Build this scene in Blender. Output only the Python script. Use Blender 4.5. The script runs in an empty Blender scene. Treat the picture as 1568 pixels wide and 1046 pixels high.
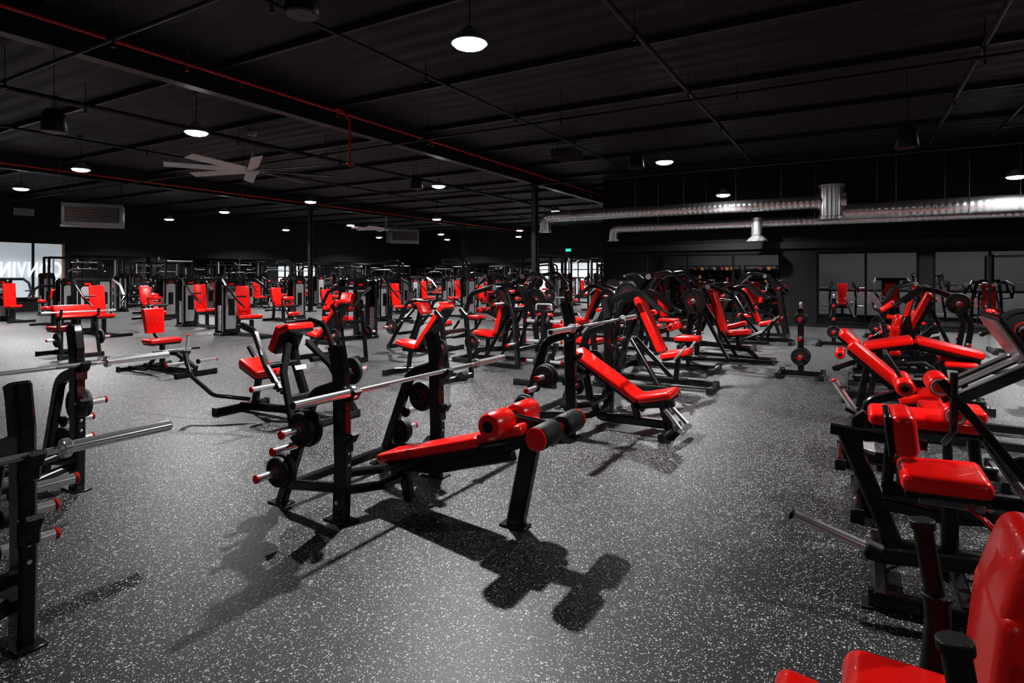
import bpy, bmesh, math, random
from mathutils import Vector as V, Matrix as M, Euler
random.seed(4)
R=math.radians
FR,RED,CHR,RUB,GRY,WHT,DRD,STK=range(8)

# ---------------------------------------------------------------- materials
def newmat(name):
    m=bpy.data.materials.new(name); m.use_nodes=True
    nt=m.node_tree; b=nt.nodes['Principled BSDF']
    return m,nt,b
def simple(name,col,rough=.4,metal=0,spec=.5,coat=0,bump=0,bscale=60):
    m,nt,b=newmat(name)
    b.inputs['Base Color'].default_value=(*col,1)
    b.inputs['Roughness'].default_value=rough
    b.inputs['Metallic'].default_value=metal
    b.inputs['Specular IOR Level'].default_value=spec
    b.inputs['Coat Weight'].default_value=coat
    if bump:
        tc=nt.nodes.new('ShaderNodeTexCoord'); n=nt.nodes.new('ShaderNodeTexNoise'); n.inputs['Scale'].default_value=bscale
        bp=nt.nodes.new('ShaderNodeBump'); bp.inputs['Strength'].default_value=bump; bp.inputs['Distance'].default_value=.01
        nt.links.new(tc.outputs['Object'],n.inputs['Vector']); nt.links.new(n.outputs['Fac'],bp.inputs['Height'])
        nt.links.new(bp.outputs['Normal'],b.inputs['Normal'])
    return m
def emis(name,col,s):
    m,nt,b=newmat(name)
    b.inputs['Base Color'].default_value=(*col,1)
    b.inputs['Emission Color'].default_value=(*col,1)
    b.inputs['Emission Strength'].default_value=s
    return m
MAT=[simple('black_powder_coat',(.008,.008,.009),.27,0,.5,.3),
     simple('red_vinyl',(.92,.012,.008),.28,0,.5,.25,.10,90),
     simple('chrome',(.9,.9,.91),.2,.8),
     simple('black_rubber',(.012,.012,.012),.5,0,.4,0,.3,200),
     simple('grey_panel',(.34,.34,.35),.35,.3),
     simple('white_decal',(.7,.7,.7),.5),
     simple('red_plastic',(.6,.008,.006),.3),
     simple('steel_stack',(.45,.45,.46),.3,.75)]

def link(o):
    bpy.context.scene.collection.objects.link(o); return o

# ---------------------------------------------------------------- builder
_rb={}
def rbox(sx,sy,sz,r,seg):
    k=(round(sx,4),round(sy,4),round(sz,4),round(r,4),seg)
    if k not in _rb:
        bm=bmesh.new(); bmesh.ops.create_cube(bm,size=1)
        for v in bm.verts: v.co=V((v.co.x*sx,v.co.y*sy,v.co.z*sz))
        if r>0: bmesh.ops.bevel(bm,geom=bm.edges[:],offset=min(r,min(sx,sy,sz)*.49),segments=seg,profile=.5,affect='EDGES')
        bm.verts.index_update()
        _rb[k]=([v.co.copy() for v in bm.verts],[[v.index for v in f.verts] for f in bm.faces]); bm.free()
    return _rb[k]
def fillet(P,r,n=4):
    out=[P[0]]
    for i in range(1,len(P)-1):
        a,b,c=P[i-1],P[i],P[i+1]
        d1=(a-b);d2=(c-b);l1,l2=d1.length,d2.length
        d1.normalize();d2.normalize()
        ang=d1.angle(d2)
        if ang>3.1: out.append(b);continue
        t=min(r/math.tan(ang/2),l1*.48,l2*.48)
        p,q=b+d1*t,b+d2*t
        for k in range(n+1):
            u=k/n; out.append(p*(1-u)**2+b*2*u*(1-u)+q*u*u)
    out.append(P[-1]); return out
class B:
    def __init__(s): s.v=[];s.f=[];s.m=[]
    def add(s,vs,fs,mat):
        o=len(s.v); s.v+=[tuple(x) for x in vs]
        for f in fs: s.f.append([i+o for i in f]); s.m.append(mat)
    def box(s,c,size,rot=(0,0,0),mat=FR,r=.004,seg=1,fn=None):
        vs,fs=rbox(*size,r,seg)
        e=Euler([R(a) for a in rot]).to_matrix(); c=V(c)
        s.add([e@(fn(v) if fn else v)+c for v in vs],fs,mat)
    def pad(s,c,size,rot=(0,0,0),mat=RED,r=.028,taper=(1,1),board=True):
        L=size[1]
        def fn(v):
            u=v.y/L+.5; k=taper[0]*(1-u)+taper[1]*u
            return V((v.x*k,v.y,v.z))
        s.box(c,size,rot,mat,r,4,fn)
        if board:
            sg=1 if rot[0]>=90 else -1      # back-rest pads carry their board behind
            e=Euler([R(a) for a in rot]).to_matrix()
            s.box(V(c)+e@V((0,0,sg*(size[2]/2+.008))),(size[0]*.9,size[1]*.92,.03),rot,FR,.006,1,fn)
    def xpad(s,c,L,W,t,ang,tp=(1,1)):   # pad whose length runs along +x, rising 'ang' degrees toward +x
        e=(M.Rotation(R(-ang),3,'Y')@M.Rotation(R(-90),3,'Z')).to_euler()
        s.pad(c,(W,L,t),[math.degrees(q) for q in e],taper=tp)
    def sweep(s,P,sec,N,mat,cap=True):
        n=len(P);k=len(sec);vs=[]
        T=[(P[i+1]-P[i]).normalized() for i in range(n-1)]
        for i in range(n):
            t=T[0] if i==0 else T[i-1]
            m=t if i in(0,n-1) else (T[i-1]+T[i]).normalized()
            nn=(N-t*N.dot(t))
            if nn.length<1e-3: nn=t.orthogonal()
            nn.normalize(); sd=t.cross(nn).normalized()
            for a,b in sec:
                o=sd*a+nn*b
                o=o-t*(o.dot(m)/max(t.dot(m),.3))
                vs.append(P[i]+o)
        fs=[[i*k+j,i*k+(j+1)%k,(i+1)*k+(j+1)%k,(i+1)*k+j] for i in range(n-1) for j in range(k)]
        if cap: fs+=[list(range(k))[::-1],[(n-1)*k+j for j in range(k)]]
        s.add(vs,fs,mat)
    def _N(s,P):
        for i in range(len(P)-2):
            c=(P[i+1]-P[i]).normalized().cross((P[i+2]-P[i+1]).normalized())
            if c.length>.03: return c.normalized()
        t=(P[1]-P[0]).normalized()
        if abs(t.z)>.98: return V((0,1,0))
        return t.cross(V((0,0,1))).normalized()
    def tube(s,pts,w=.07,h=.05,mat=FR,N=None,fil=0,n=4):
        P=[V(p) for p in pts]
        if N is None: N=s._N(P)
        if fil: P=fillet(P,fil,n)
        c=min(w,h)*.18; a,b=w/2,h/2
        sec=[(a,-b+c),(a,b-c),(a-c,b),(-a+c,b),(-a,b-c),(-a,-b+c),(-a+c,-b),(a-c,-b)]
        s.sweep(P,sec,V(N),mat)
    def rod(s,pts,r=.016,mat=CHR,fil=0,seg=10,n=5):
        P=[V(p) for p in pts]; N=s._N(P)
        if fil: P=fillet(P,fil,n)
        s.sweep(P,[(r*math.cos(2*math.pi*i/seg),r*math.sin(2*math.pi*i/seg)) for i in range(seg)],N,mat)
    def lathe(s,prof,o,ax,mat,seg=20):
        ax=V(ax).normalized(); u=ax.orthogonal().normalized(); w=ax.cross(u); o=V(o); vs=[];k=len(prof)
        for i in range(seg):
            a=2*math.pi*i/seg; d=u*math.cos(a)+w*math.sin(a)
            for r,t in prof: vs.append(o+ax*t+d*r)
        fs=[[i*k+j,i*k+j+1,((i+1)%seg)*k+j+1,((i+1)%seg)*k+j] for i in range(seg) for j in range(k-1)]
        s.add(vs,fs,mat)
    def cyl(s,p,q,r,mat=CHR,seg=18,bv=.003):
        p,q=V(p),V(q); L=(q-p).length; bv=min(bv,L*.4,r*.5)
        s.lathe([(.0001,0),(r-bv,0),(r,bv),(r,L-bv),(r-bv,L),(.0001,L)],p,q-p,mat,seg)
    def plate(s,c,ax,Rr=.225,t=.045):
        k=Rr/.225;h=t/2
        s.lathe([(.02,-h*.9),(.06*k,-h*.9),(.068*k,-h*.5),(.17*k,-h*.5),(.185*k,-h),(.215*k,-h),(Rr,-h*.6),(Rr,h*.6),(.215*k,h),(.185*k,h),(.17*k,h*.5),(.068*k,h*.5),(.06*k,h*.9),(.02,h*.9)],c,ax,RUB,28)
        for sg in(-1,1):
            s.lathe([(.076*k,h*.5*sg),(.078*k,h*.62*sg),(.086*k,h*.62*sg),(.088*k,h*.5*sg)],c,ax,DRD,28)
            s.lathe([(.02,h*.92*sg),(.024,h*1.0*sg),(.046*k,h*1.0*sg),(.05*k,h*.9*sg)],c,ax,STK,20)
    def peg(s,p,d,L=.28,plates=(),r=.024):
        p=V(p);d=V(d).normalized()
        s.cyl(p,p+d*.025,.04,RUB)
        s.cyl(p,p+d*L,r,CHR); s.cyl(p+d*L,p+d*(L+.015),r*1.12,DRD)
        t=.03
        for Rr,th in plates:
            s.plate(p+d*(t+th/2),d,Rr,th); t+=th+.004
    def roller(s,p,q,r=.06,mat=RED,cap=DRD):
        p,q=V(p),V(q);L=(q-p).length;c=.018
        s.lathe([(.012,.004),(r*.6,0),(r-c*.5,c*.3),(r,c),(r,L-c),(r-c*.5,L-c*.3),(r*.6,L),(.012,L-.004)],p,q-p,mat,24)
        a=(q-p).normalized()
        for o,sg in((p,-1),(q,1)): s.cyl(o-a*sg*.004,o+a*sg*.006,r*.45,RUB if cap==DRD else cap)
    def prism(s,poly,y0,y1,mat,M4=None):
        k=len(poly); vs=[V((x,y0,z)) for x,z in poly]+[V((x,y1,z)) for x,z in poly]
        if M4: vs=[M4@v for v in vs]
        fs=[[j,(j+1)%k,k+(j+1)%k,k+j] for j in range(k)]+[list(range(k)),list(range(k,2*k))[::-1]]
        s.add(vs,fs,mat)
    def mesh(s,name,mats=None):
        me=bpy.data.meshes.new(name); me.from_pydata(s.v,[],s.f)
        for m in (mats or MAT): me.materials.append(m)
        me.polygons.foreach_set('material_index',s.m)
        bm=bmesh.new(); bm.from_mesh(me); bmesh.ops.recalc_face_normals(bm,faces=bm.faces[:]); bm.to_mesh(me); bm.free()
        me.shade_smooth(); me.set_sharp_from_angle(angle=R(38)); me.update()
        return me

def feet(b,pts,s=.13):
    for x,y in pts: b.box((x,y,.006),(s,s,.012),mat=RUB)
def cross(b,y,w=.4,z=.04,h=.07):
    b.tube([(-w,y,z),(w,y,z)],h,.06)
    for sg in(-1,1): b.box((sg*w,y,z),(.03,.075,.085),mat=RUB)

# ------------------------------------------------------------ racks / benches
def rack(b,H,hook,sp,plates=True,rl=.55,bk=.82):
    for s in(-1,1):
        y=s*sp
        b.tube([(.0,y,0),(.015,y,.35),(.0,y,H-.16),(-.035,y,H)],.105,.065,fil=.1)
        b.tube([(-.0,y,H-.2),(-.03,y,H-.05),(-.05,y,H+.005)],.085,.075,mat=RUB,fil=.05)
        b.box((0,y,.006),(.2,.11,.012))
        b.tube([(-.02,y,bk),(-.24,y,bk-.07),(-rl,y,.0)],.075,.055,fil=.16)
        b.box((-rl,y,.006),(.16,.1,.012))
        b.tube([(0,y,.2),(-rl+.08,y,.14)],.06,.045)
        for hz,l in((hook,.1),(hook-.26,.07)):
            b.tube([(.02,y,hz-.05),(.05+l*.55,y,hz-.03),(.07+l*.7,y,hz+.02)],.028,.06,mat=RUB,fil=.02)
            b.box((.055,y,hz-.05),(.03,.08,.12),mat=FR,r=.008)
        for hz in(.35,.42,.49): b.cyl((.06,y,hz),(.07,y,hz),.011,CHR,8)
        b.cyl((.0,y+s*.033,.12),(.0,y+s*.043,.12),.014,CHR,8)
        b.cyl((.0,y+s*.033,H-.3),(.0,y+s*.043,H-.3),.014,CHR,8)
        b.peg((-.2,y+s*.03,.56),(0,s,0),.24,[(.115,.045),(.105,.04)] if plates else [])
        b.peg((-rl*.78,y+s*.03,.26),(0,s,0),.24,[(.11,.04),(.095,.035)] if plates else [])
        b.peg((-rl*.6,y+s*.03,.43),(0,s,0),.2,[])
    for zz,xx in((.17,-.03),(.27,-.05)):
        b.tube([(xx,-sp,zz),(xx+.12,-sp*.4,zz-.02),(xx+.12,sp*.4,zz-.02),(xx,sp,zz)],.06,.045,fil=.1,N=(0,0,1))
    b.tube([(-rl+.1,-sp,.14),(-rl+.1,sp,.14)],.06,.045)
def m_decline():
    b=B(); rack(b,1.06,.79,.47)
    b.tube([(.05,0,.12),(.02,0,.2),(.62,0,.37),(1.12,0,.56),(1.28,0,.58)],.08,.06,fil=.12)
    b.tube([(-.05,0,.22),(.35,0,.24),(.95,0,.42)],.06,.05,fil=.1)
    b.tube([(1.08,0,.56),(.96,0,.0)],.11,.07); b.box((.96,0,.008),(.17,.1,.016))
    b.tube([(.1,0,.16),(.15,0,.0)],.07,.06)
    b.xpad((.36,0,.385),.86,.28,.065,16,(.85,1)); b.xpad((.92,0,.57),.32,.29,.065,17)
    for s in(-1,1):
        b.roller((.93,s*.045,.645),(.93,s*.26,.645),.075)
        b.roller((1.24,s*.04,.62),(1.24,s*.26,.62),.066,mat=RUB,cap=RED)
        b.cyl((1.24,s*.255,.62),(1.24,s*.272,.62),.062,RED,28)
        b.tube([(1.24,s*.02,.62),(.93,s*.02,.645)],.05,.02)
    b.cyl((.93,-.2,.645),(.93,.2,.645),.016,CHR); b.cyl((1.24,-.2,.62),(1.24,.2,.62),.016,CHR)
    b.tube([(1.1,0,.55),(.95,0,.64)],.06,.045)
    b.tube([(1.2,0,.57),(1.25,0,.62)],.06,.045)
    return b
def m_incline():
    b=B(); rack(b,1.24,1.02,.5,bk=.95)
    b.tube([(.02,0,.25),(.1,0,.1),(.78,0,.1)],.08,.06,fil=.08)
    b.tube([(.72,0,.34),(.8,0,.05)],.08,.06); b.tube([(.8,-.3,.045),(.8,.3,.045)],.07,.06)
    b.tube([(0,0,.25),(-.05,0,.5),(-.0,0,.6)],.07,.05,fil=.08); b.tube([(.0,0,.57),(.56,0,.22)],.07,.05); b.tube([(.46,0,.25),(.84,0,.31)],.07,.05)
    b.tube([(.45,0,.26),(.5,0,.1)],.06,.05)
    b.xpad((.18,0,.53),.8,.28,.07,-32); b.xpad((.68,0,.365),.34,.34,.075,14,(.75,1))
    for y in(-.1,.1): b.rod([(.78,y,.26),(.93,y*1.2,.1)],.02,CHR)
    b.box((.94,0,.085),(.06,.3,.04),(0,40,0),mat=CHR)
    b.tube([(-.05,-.5,.5),(-.05,.5,.5)],.06,.05)
    return b
def m_squat():
    b=B(); rack(b,1.05,.78,.52,rl=.5,plates=False); return b
def m_squat2():
    b=B(); rack(b,1.14,.88,.5,rl=.5); return b
def m_barbell():
    b=B(); b.cyl((0,-.66,0),(0,.66,0),.0145,CHR)
    for s in(-1,1):
        b.cyl((0,s*.655,0),(0,s*.685,0),.04,CHR); b.cyl((0,s*.685,0),(0,s*1.1,0),.025,CHR)
        b.cyl((0,s*.35,0),(0,s*.6,0),.0155,STK); b.cyl((0,s*1.1,0),(0,s*1.104,0),.02,RUB)
    return b
def m_preacher():
    b=B(); cross(b,-.5,.3); cross(b,.5,.35); b.tube([(0,-.5,.05),(0,.5,.05)],.07,.06)
    b.tube([(0,-.3,.05),(0,-.3,.44)],.07,.06); b.pad((0,-.3,.5),(.36,.34,.08))
    b.tube([(0,.35,.05),(0,.22,.75)],.08,.06); b.pad((0,.2,.83),(.62,.34,.08),(-38,0,0))
    for s in(-1,1):
        b.tube([(s*.3,.3,.7),(s*.3,.45,.78),(s*.3,.47,.9)],.04,.04,fil=.05)
        b.tube([(s*.3,.5,.04),(s*.3,.32,.72)],.05,.05)
    b.tube([(-.3,.32,.72),(.3,.32,.72)],.05,.05)
    b.cyl((-.6,.44,.84),(.6,.44,.84),.014)
    for s in(-1,1):
        b.cyl((s*.45,.44,.84),(s*.6,.44,.84),.025); b.peg((s*.3,.42,.35),(s,0,0),.2,[(.13,.04)])
    return b
def m_adj():
    b=B(); cross(b,-.6,.3); cross(b,.6,.25); b.tube([(0,-.6,.05),(0,.0,.12),(0,.6,.05)],.07,.06,fil=.1)
    b.tube([(0,.35,.08),(0,.3,.4)],.06,.06); b.tube([(0,.45,.38),(0,-.1,.38)],.06,.05)
    b.pad((0,.3,.47),(.36,.38,.08),(8,0,0),taper=(1,.75)); b.pad((0,-.14,.76),(.3,.8,.08),(128,0,0))
    b.tube([(0,-.4,.07),(0,-.28,.8)],.05,.05); b.cyl((-.06,-.66,.07),(.06,-.66,.07),.06,RUB)
    for s in(-1,1): b.tube([(s*.3,-.6,.05),(s*.3,-.5,.9),(s*.3,-.4,1.0)],.07,.05,fil=.1); b.peg((s*.33,-.55,.5),(s,0,0),.22,[(.12,.04)])
    b.tube([(-.3,-.52,.7),(.3,-.52,.7)],.06,.05)
    return b
# ------------------------------------------------------------ plate loaded
def m_plpress():
    b=B()
    for s in(-1,1):
        b.tube([(s*.42,-.75,.04),(s*.34,.0,.04),(s*.2,.7,.04)],.07,.06,fil=.2,N=(0,0,1))
        b.tube([(s*.36,-.7,.05),(s*.34,-.62,.8),(s*.26,-.42,1.28),(s*.2,-.1,1.34)],.09,.06,fil=.25)
        b.tube([(s*.3,.02,.05),(s*.2,-.5,.95)],.06,.05)
        b.cyl((s*.16,-.3,1.3),(s*.42,-.3,1.3),.04,FR); b.cyl((s*.42,-.3,1.3),(s*.44,-.3,1.3),.045,STK)
        b.tube([(s*.4,-.3,1.33),(s*.5,.12,1.2),(s*.42,.3,.86)],.07,.045,fil=.2)
        b.rod([(s*.42,.3,.9),(s*.3,.36,.84),(s*.16,.34,.86)],.018,RUB,fil=.05)
        b.rod([(s*.4,.28,.92),(s*.38,.36,1.02)],.018,RUB)
        b.tube([(s*.4,-.3,1.3),(s*.5,-.6,1.0)],.07,.05)
        b.peg((s*.5,-.52,1.05),(s,0,0),.3,[(.225,.05)] if s>0 else [])
        b.peg((s*.38,-.66,.4),(s,0,0),.24,[])
        feet(b,[(s*.42,-.75),(s*.2,.7)],.11)
    b.tube([(-.22,-.1,1.34),(.22,-.1,1.34)],.07,.06); b.tube([(-.36,-.68,.3),(.36,-.68,.3)],.07,.05); b.tube([(-.21,.68,.04),(.21,.68,.04)],.07,.05)
    b.tube([(0,-.68,.3),(0,.3,.2),(0,.45,.04)],.08,.06,fil=.1); b.tube([(0,.12,.22),(0,.1,.44)],.06,.06)
    b.pad((0,.12,.5),(.38,.4,.085),(6,0,0),taper=(1,.8)); b.pad((0,-.22,.88),(.32,.78,.085),(106,0,0),taper=(.9,1))
    b.tube([(0,-.3,.6),(0,-.5,.95)],.06,.05); b.tube([(-.2,-.5,.95),(.2,-.5,.95)],.06,.05)
    return b
def m_incpress():
    b=B()
    for s in(-1,1):
        b.tube([(s*.4,-.9,.04),(s*.36,.2,.04)],.07,.06)
        b.tube([(s*.4,-.8,.05),(s*.42,-.9,.7),(s*.36,-.7,1.15),(s*.3,-.3,1.3),(s*.34,.0,1.05)],.08,.055,fil=.25)
        b.rod([(s*.34,-.02,1.08),(s*.34,.12,1.0),(s*.18,.14,1.0)],.018,RUB,fil=.04)
        b.peg((s*.42,-.72,1.05),(s,0,0),.28,[(.17,.045)] if s<0 else []); b.peg((s*.43,-.84,.4),(s,0,0),.22,[])
        b.tube([(s*.36,.0,.05),(s*.1,-.45,.62)],.06,.05); feet(b,[(s*.4,-.9),(s*.36,.2)],.1)
        b.rod([(s*.2,.15,.4),(s*.3,.25,.5),(s*.3,.32,.6)],.016,CHR,fil=.05)
    b.tube([(0,-.8,.1),(0,.6,.08)],.08,.06); cross(b,.6,.28); b.tube([(-.4,-.85,.1),(.4,-.85,.1)],.07,.06)
    b.pad((0,.14,.46),(.38,.38,.085),(12,0,0),taper=(1,.8)); b.pad((0,-.22,.84),(.31,.8,.09),(114,0,0),taper=(.85,1))
    b.tube([(0,.16,.42),(0,.12,.1)],.07,.06); b.tube([(0,-.15,.5),(0,-.42,1.05)],.06,.05); b.tube([(0,-.4,.95),(0,-.75,.1)],.06,.05)
    return b
def m_pull():      # plate-loaded high row / pulldown: tall A-frame, thigh rollers, two swinging arms
    b=B(); cross(b,-.6,.38); cross(b,.75,.44); b.tube([(0,-.6,.05),(0,.75,.05)],.08,.07)
    b.tube([(0,-.2,.05),(0,-.2,.44)],.07,.06); b.pad((0,-.2,.5),(.36,.38,.085),taper=(.8,1))
    for s in(-1,1):
        b.tube([(s*.42,.75,.05),(s*.3,.6,1.1),(s*.22,.3,1.5)],.08,.055,fil=.3)
        b.cyl((s*.12,.32,1.48),(s*.4,.32,1.48),.04,FR); b.cyl((s*.4,.32,1.48),(s*.42,.32,1.48),.045,STK)
        b.tube([(s*.34,.32,1.5),(s*.44,-.05,1.56),(s*.36,-.32,1.3)],.065,.045,fil=.15)
        b.rod([(s*.36,-.3,1.34),(s*.3,-.36,1.2),(s*.2,-.34,1.18)],.018,RUB,fil=.04)
        b.tube([(s*.34,.32,1.5),(s*.42,.7,1.15)],.065,.045); b.peg((s*.44,.64,1.2),(s,0,0),.28,[(.2,.05)] if s<0 else [])
        b.roller((s*.04,.02,.68),(s*.26,.02,.68),.06); b.peg((s*.4,.7,.5),(s,0,0),.22,[])
    b.cyl((-.2,.02,.68),(.2,.02,.68),.014)
    b.tube([(-.22,.3,1.5),(.22,.3,1.5)],.07,.06); b.tube([(-.32,.62,.95),(.32,.62,.95)],.06,.05)
    b.tube([(0,.6,.05),(0,.45,.5),(0,.04,.66)],.07,.06,fil=.1); b.pad((0,.2,.98),(.26,.3,.09),(80,0,0)); b.tube([(0,.62,.95),(0,.24,.98)],.06,.05)
    return b
def m_row():
    b=B(); cross(b,-.72,.32); cross(b,.62,.42)
    b.tube([(0,-.72,.05),(0,.0,.09),(0,.62,.05)],.08,.06,fil=.2)
    b.tube([(0,-.5,.08),(0,-.42,.42)],.07,.06); b.pad((0,-.42,.5),(.36,.4,.085),(-16,0,0),taper=(.7,1))
    b.tube([(0,.4,.08),(0,.16,.6),(0,.1,.9)],.09,.07,fil=.2); b.pad((0,.02,.84),(.32,.3,.1),(62,0,0)); b.pad((0,.16,.95),(.34,.2,.08),(20,0,0))
    b.box((0,.24,.55),(.14,.012,.05),(22,0,0),mat=WHT)
    for s in(-1,1):
        b.tube([(s*.4,.62,.05),(s*.3,.35,.55),(s*.12,.2,.8)],.07,.05,fil=.15)
        b.cyl((s*.1,.28,.62),(s*.46,.28,.62),.03,FR)
        b.tube([(s*.44,.28,.62),(s*.44,.1,.95),(s*.42,-.12,1.0)],.06,.045,fil=.1)
        b.rod([(s*.42,-.1,1.0),(s*.36,-.28,.98),(s*.24,-.3,.98)],.018,RUB,fil=.05)
        b.tube([(s*.44,.28,.62),(s*.46,.5,.42)],.06,.045)
        b.peg((s*.46,.45,.46),(s,0,0),.26,[(.15,.04)] if s<0 else [])
        b.rod([(s*.2,-.3,.2),(s*.42,-.6,.25),(s*.42,-1.0,.42),(s*.4,-1.12,.6)],.022,FR,fil=.15)
        b.rod([(s*.41,-1.07,.52),(s*.39,-1.15,.64)],.026,RUB)
    b.tube([(-.3,.45,.3),(.3,.45,.3)],.06,.05)
    return b
def m_tbar():
    b=B(); cross(b,-.6,.4); cross(b,.8,.3); b.tube([(0,-.6,.05),(0,.8,.05)],.08,.06)
    for q in(-.25,.25): b.tube([(q,-.6,.05),(q,-.1,.06),(q,.2,.3)],.05,.05,fil=.1)
    b.tube([(-.25,.2,.3),(.25,.2,.3)],.05,.05)
    b.tube([(0,-.1,.05),(0,-.1,.42)],.07,.06); b.pad((0,-.1,.48),(.5,.28,.07)); b.tube([(0,-.1,.4),(0,-.35,.62)],.06,.05)
    b.pad((0,-.34,.78),(.34,.4,.08),(100,0,0),taper=(.8,1))
    b.tube([(0,.8,.12),(0,.3,.3),(0,-.0,.3)],.06,.06,fil=.1)
    b.peg((0,.55,.34),(0,.2,1),.26,[]); b.cyl((-.35,.3,.36),(.35,.3,.36),.016,CHR)
    for s in(-1,1): b.cyl((s*.22,.3,.36),(s*.36,.3,.36),.02,RUB); b.peg((s*.08,.7,.2),(s,0,0),.3,[])
    return b
def m_legpress():
    b=B()
    for s in(-1,1):
        b.tube([(s*.36,-.95,.05),(s*.36,1.15,.05)],.08,.06)
        b.rod([(s*.24,-.35,.3),(s*.24,1.05,1.2)],.026,CHR)
        b.tube([(s*.36,1.15,.05),(s*.36,1.1,.9),(s*.3,1.08,1.26)],.09,.06,fil=.2)
        b.tube([(s*.36,-.2,.05),(s*.3,-.3,.36)],.07,.06)
        b.tube([(s*.34,-.3,.32),(s*.34,1.1,1.2)],.09,.05)
        b.tube([(s*.345,-.3,.385),(s*.345,1.1,1.265)],.02,.05,mat=STK)
        b.peg((s*.3,.42,.98),(s,0,0),.34,[(.225,.05)] if s<0 else [])
        b.rod([(s*.36,-.2,.5),(s*.42,-.35,.62),(s*.42,-.5,.6)],.018,RUB,fil=.05)
        b.tube([(s*.3,.42,.96),(s*.26,.3,.74)],.06,.05); feet(b,[(s*.36,-.95),(s*.36,1.15)],.12)
        b.peg((s*.4,1.1,.5),(s,0,0),.22,[])
    b.tube([(-.36,1.1,1.24),(.36,1.1,1.24)],.08,.06); b.tube([(-.36,-.95,.05),(.36,-.95,.05)],.08,.06); b.tube([(-.36,1.15,.06),(.36,1.15,.06)],.08,.06)
    b.box((0,.22,.9),(.82,.5,.03),(122,0,0),mat=STK,r=.01,seg=2); b.box((0,.25,.92),(.86,.55,.035),(122,0,0),mat=FR,r=.01,seg=2)
    b.tube([(-.3,.42,.98),(.3,.42,.98)],.08,.06)
    b.pad((0,-.4,.36),(.42,.4,.09),(12,0,0)); b.pad((0,-.74,.6),(.4,.7,.1),(138,0,0),taper=(.9,1))
    b.pad((0,-1.0,.87),(.26,.2,.09),(138,0,0)); b.tube([(0,-.5,.3),(0,-1.0,.75)],.08,.06); b.tube([(0,-.85,.6),(0,-.95,.05)],.07,.06)
    return b
def m_legcurl():
    b=B(); cross(b,-.75,.32); cross(b,.6,.36); b.tube([(0,-.75,.05),(0,.6,.05)],.08,.06)
    b.tube([(0,-.6,.05),(0,-.5,.6)],.08,.06); b.tube([(0,.35,.05),(0,.25,.6)],.08,.06); b.tube([(0,-.7,.52),(0,-.1,.68),(0,.5,.58)],.07,.06,fil=.15)
    b.pad((0,-.42,.68),(.44,.62,.085),(13,0,0),taper=(.8,1)); b.pad((0,.17,.7),(.44,.5,.085),(-12,0,0))
    for s in(-1,1):
        b.pad((s*.28,-.5,.52),(.14,.3,.06),(0,0,0),r=.025); b.tube([(s*.05,-.5,.48),(s*.28,-.5,.48)],.04,.04)
        b.roller((s*.04,.62,.78),(s*.24,.62,.78),.06); b.roller((s*.04,.66,.55),(s*.24,.66,.55),.055)
        b.rod([(s*.26,-.62,.5),(s*.3,-.78,.46),(s*.3,-.9,.5)],.018,RUB,fil=.05)
    b.cyl((-.2,.62,.78),(.2,.62,.78),.014); b.cyl((-.2,.66,.55),(.2,.66,.55),.014)
    b.tube([(0,.32,.5),(0,.55,.6),(0,.64,.8)],.06,.05,fil=.08)
    b.cyl((-.28,.32,.5),(.28,.32,.5),.035,FR)
    b.tube([(.26,.32,.5),(.3,.75,.3)],.06,.05); b.peg((.3,.7,.32),(1,0,0),.3,[]); b.peg((-.05,-.2,.3),(-1,0,0),.25,[])
    return b
def m_legext():    # user faces +y ; weight horn trails behind on +x side
    b=B()
    b.tube([(.46,-.35,.04),(.46,.75,.04)],.07,.06); b.tube([(-.2,-.25,.04),(-.2,.75,.04)],.07,.06)
    b.tube([(-.25,-.3,.045),(.5,-.3,.045)],.07,.06); b.tube([(-.25,.7,.045),(.5,.7,.045)],.07,.06); b.tube([(-.2,.02,.05),(.46,.02,.05)],.07,.06)
    feet(b,[(.46,-.33),(.46,.73),(-.2,-.25),(-.2,.73)],.1)
    b.tube([(-.12,-.44,.63),(-.16,-.2,.0)],.09,.06); b.tube([(-.12,-.52,.65),(-.12,-.08,.62)],.05,.07)
    b.tube([(-.14,-.28,.28),(.0,.0,.3)],.06,.05)
    b.tube([(0,.0,.05),(0,.0,.45)],.1,.07); b.tube([(0,-.28,.4),(0,.35,.42)],.07,.06); b.box((.0,-.0,.4),(.16,.26,.05),mat=GRY)
    b.tube([(0,-.26,.4),(0,-.24,.74)],.05,.05)
    b.pad((0,-.03,.5),(.4,.36,.09),(3,0,0),taper=(.9,1),r=.036); b.pad((0,-.19,.71),(.34,.22,.11),(96,0,0),r=.045)
    b.cyl((-.2,.3,.44),(.44,.3,.44),.032,FR); b.tube([(.42,.3,.44),(.46,.6,.05)],.06,.05); b.tube([(-.2,.3,.44),(-.2,.6,.05)],.06,.05)
    for s in(-1,1):
        b.roller((s*.03,.52,.24),(s*.2,.52,.24),.058)
        b.rod([(s*.16,.05,.42),(s*.26,.1,.4),(s*.28,.16,.32),(s*.2,.2,.3),(s*.1,.12,.36)],.008,DRD,fil=.04)
    b.cyl((-.18,.52,.24),(.18,.52,.24),.014)
    b.tube([(.0,.3,.44),(.0,.5,.25)],.05,.04)
    b.tube([(.46,.35,.3),(.46,-.3,.235),(.46,-.36,.24)],.06,.05); b.cyl((.46,-.3,.24),(.46,-.36,.26),.04,RUB); b.cyl((.46,-.33,.25),(.46,-.66,.345),.025,CHR); b.cyl((.46,-.66,.345),(.46,-.675,.35),.028,RUB)
    b.tube([(.46,.35,.3),(.44,.3,.44)],.06,.05); b.tube([(.46,.1,.05),(.46,.15,.28)],.05,.05)
    return b
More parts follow.
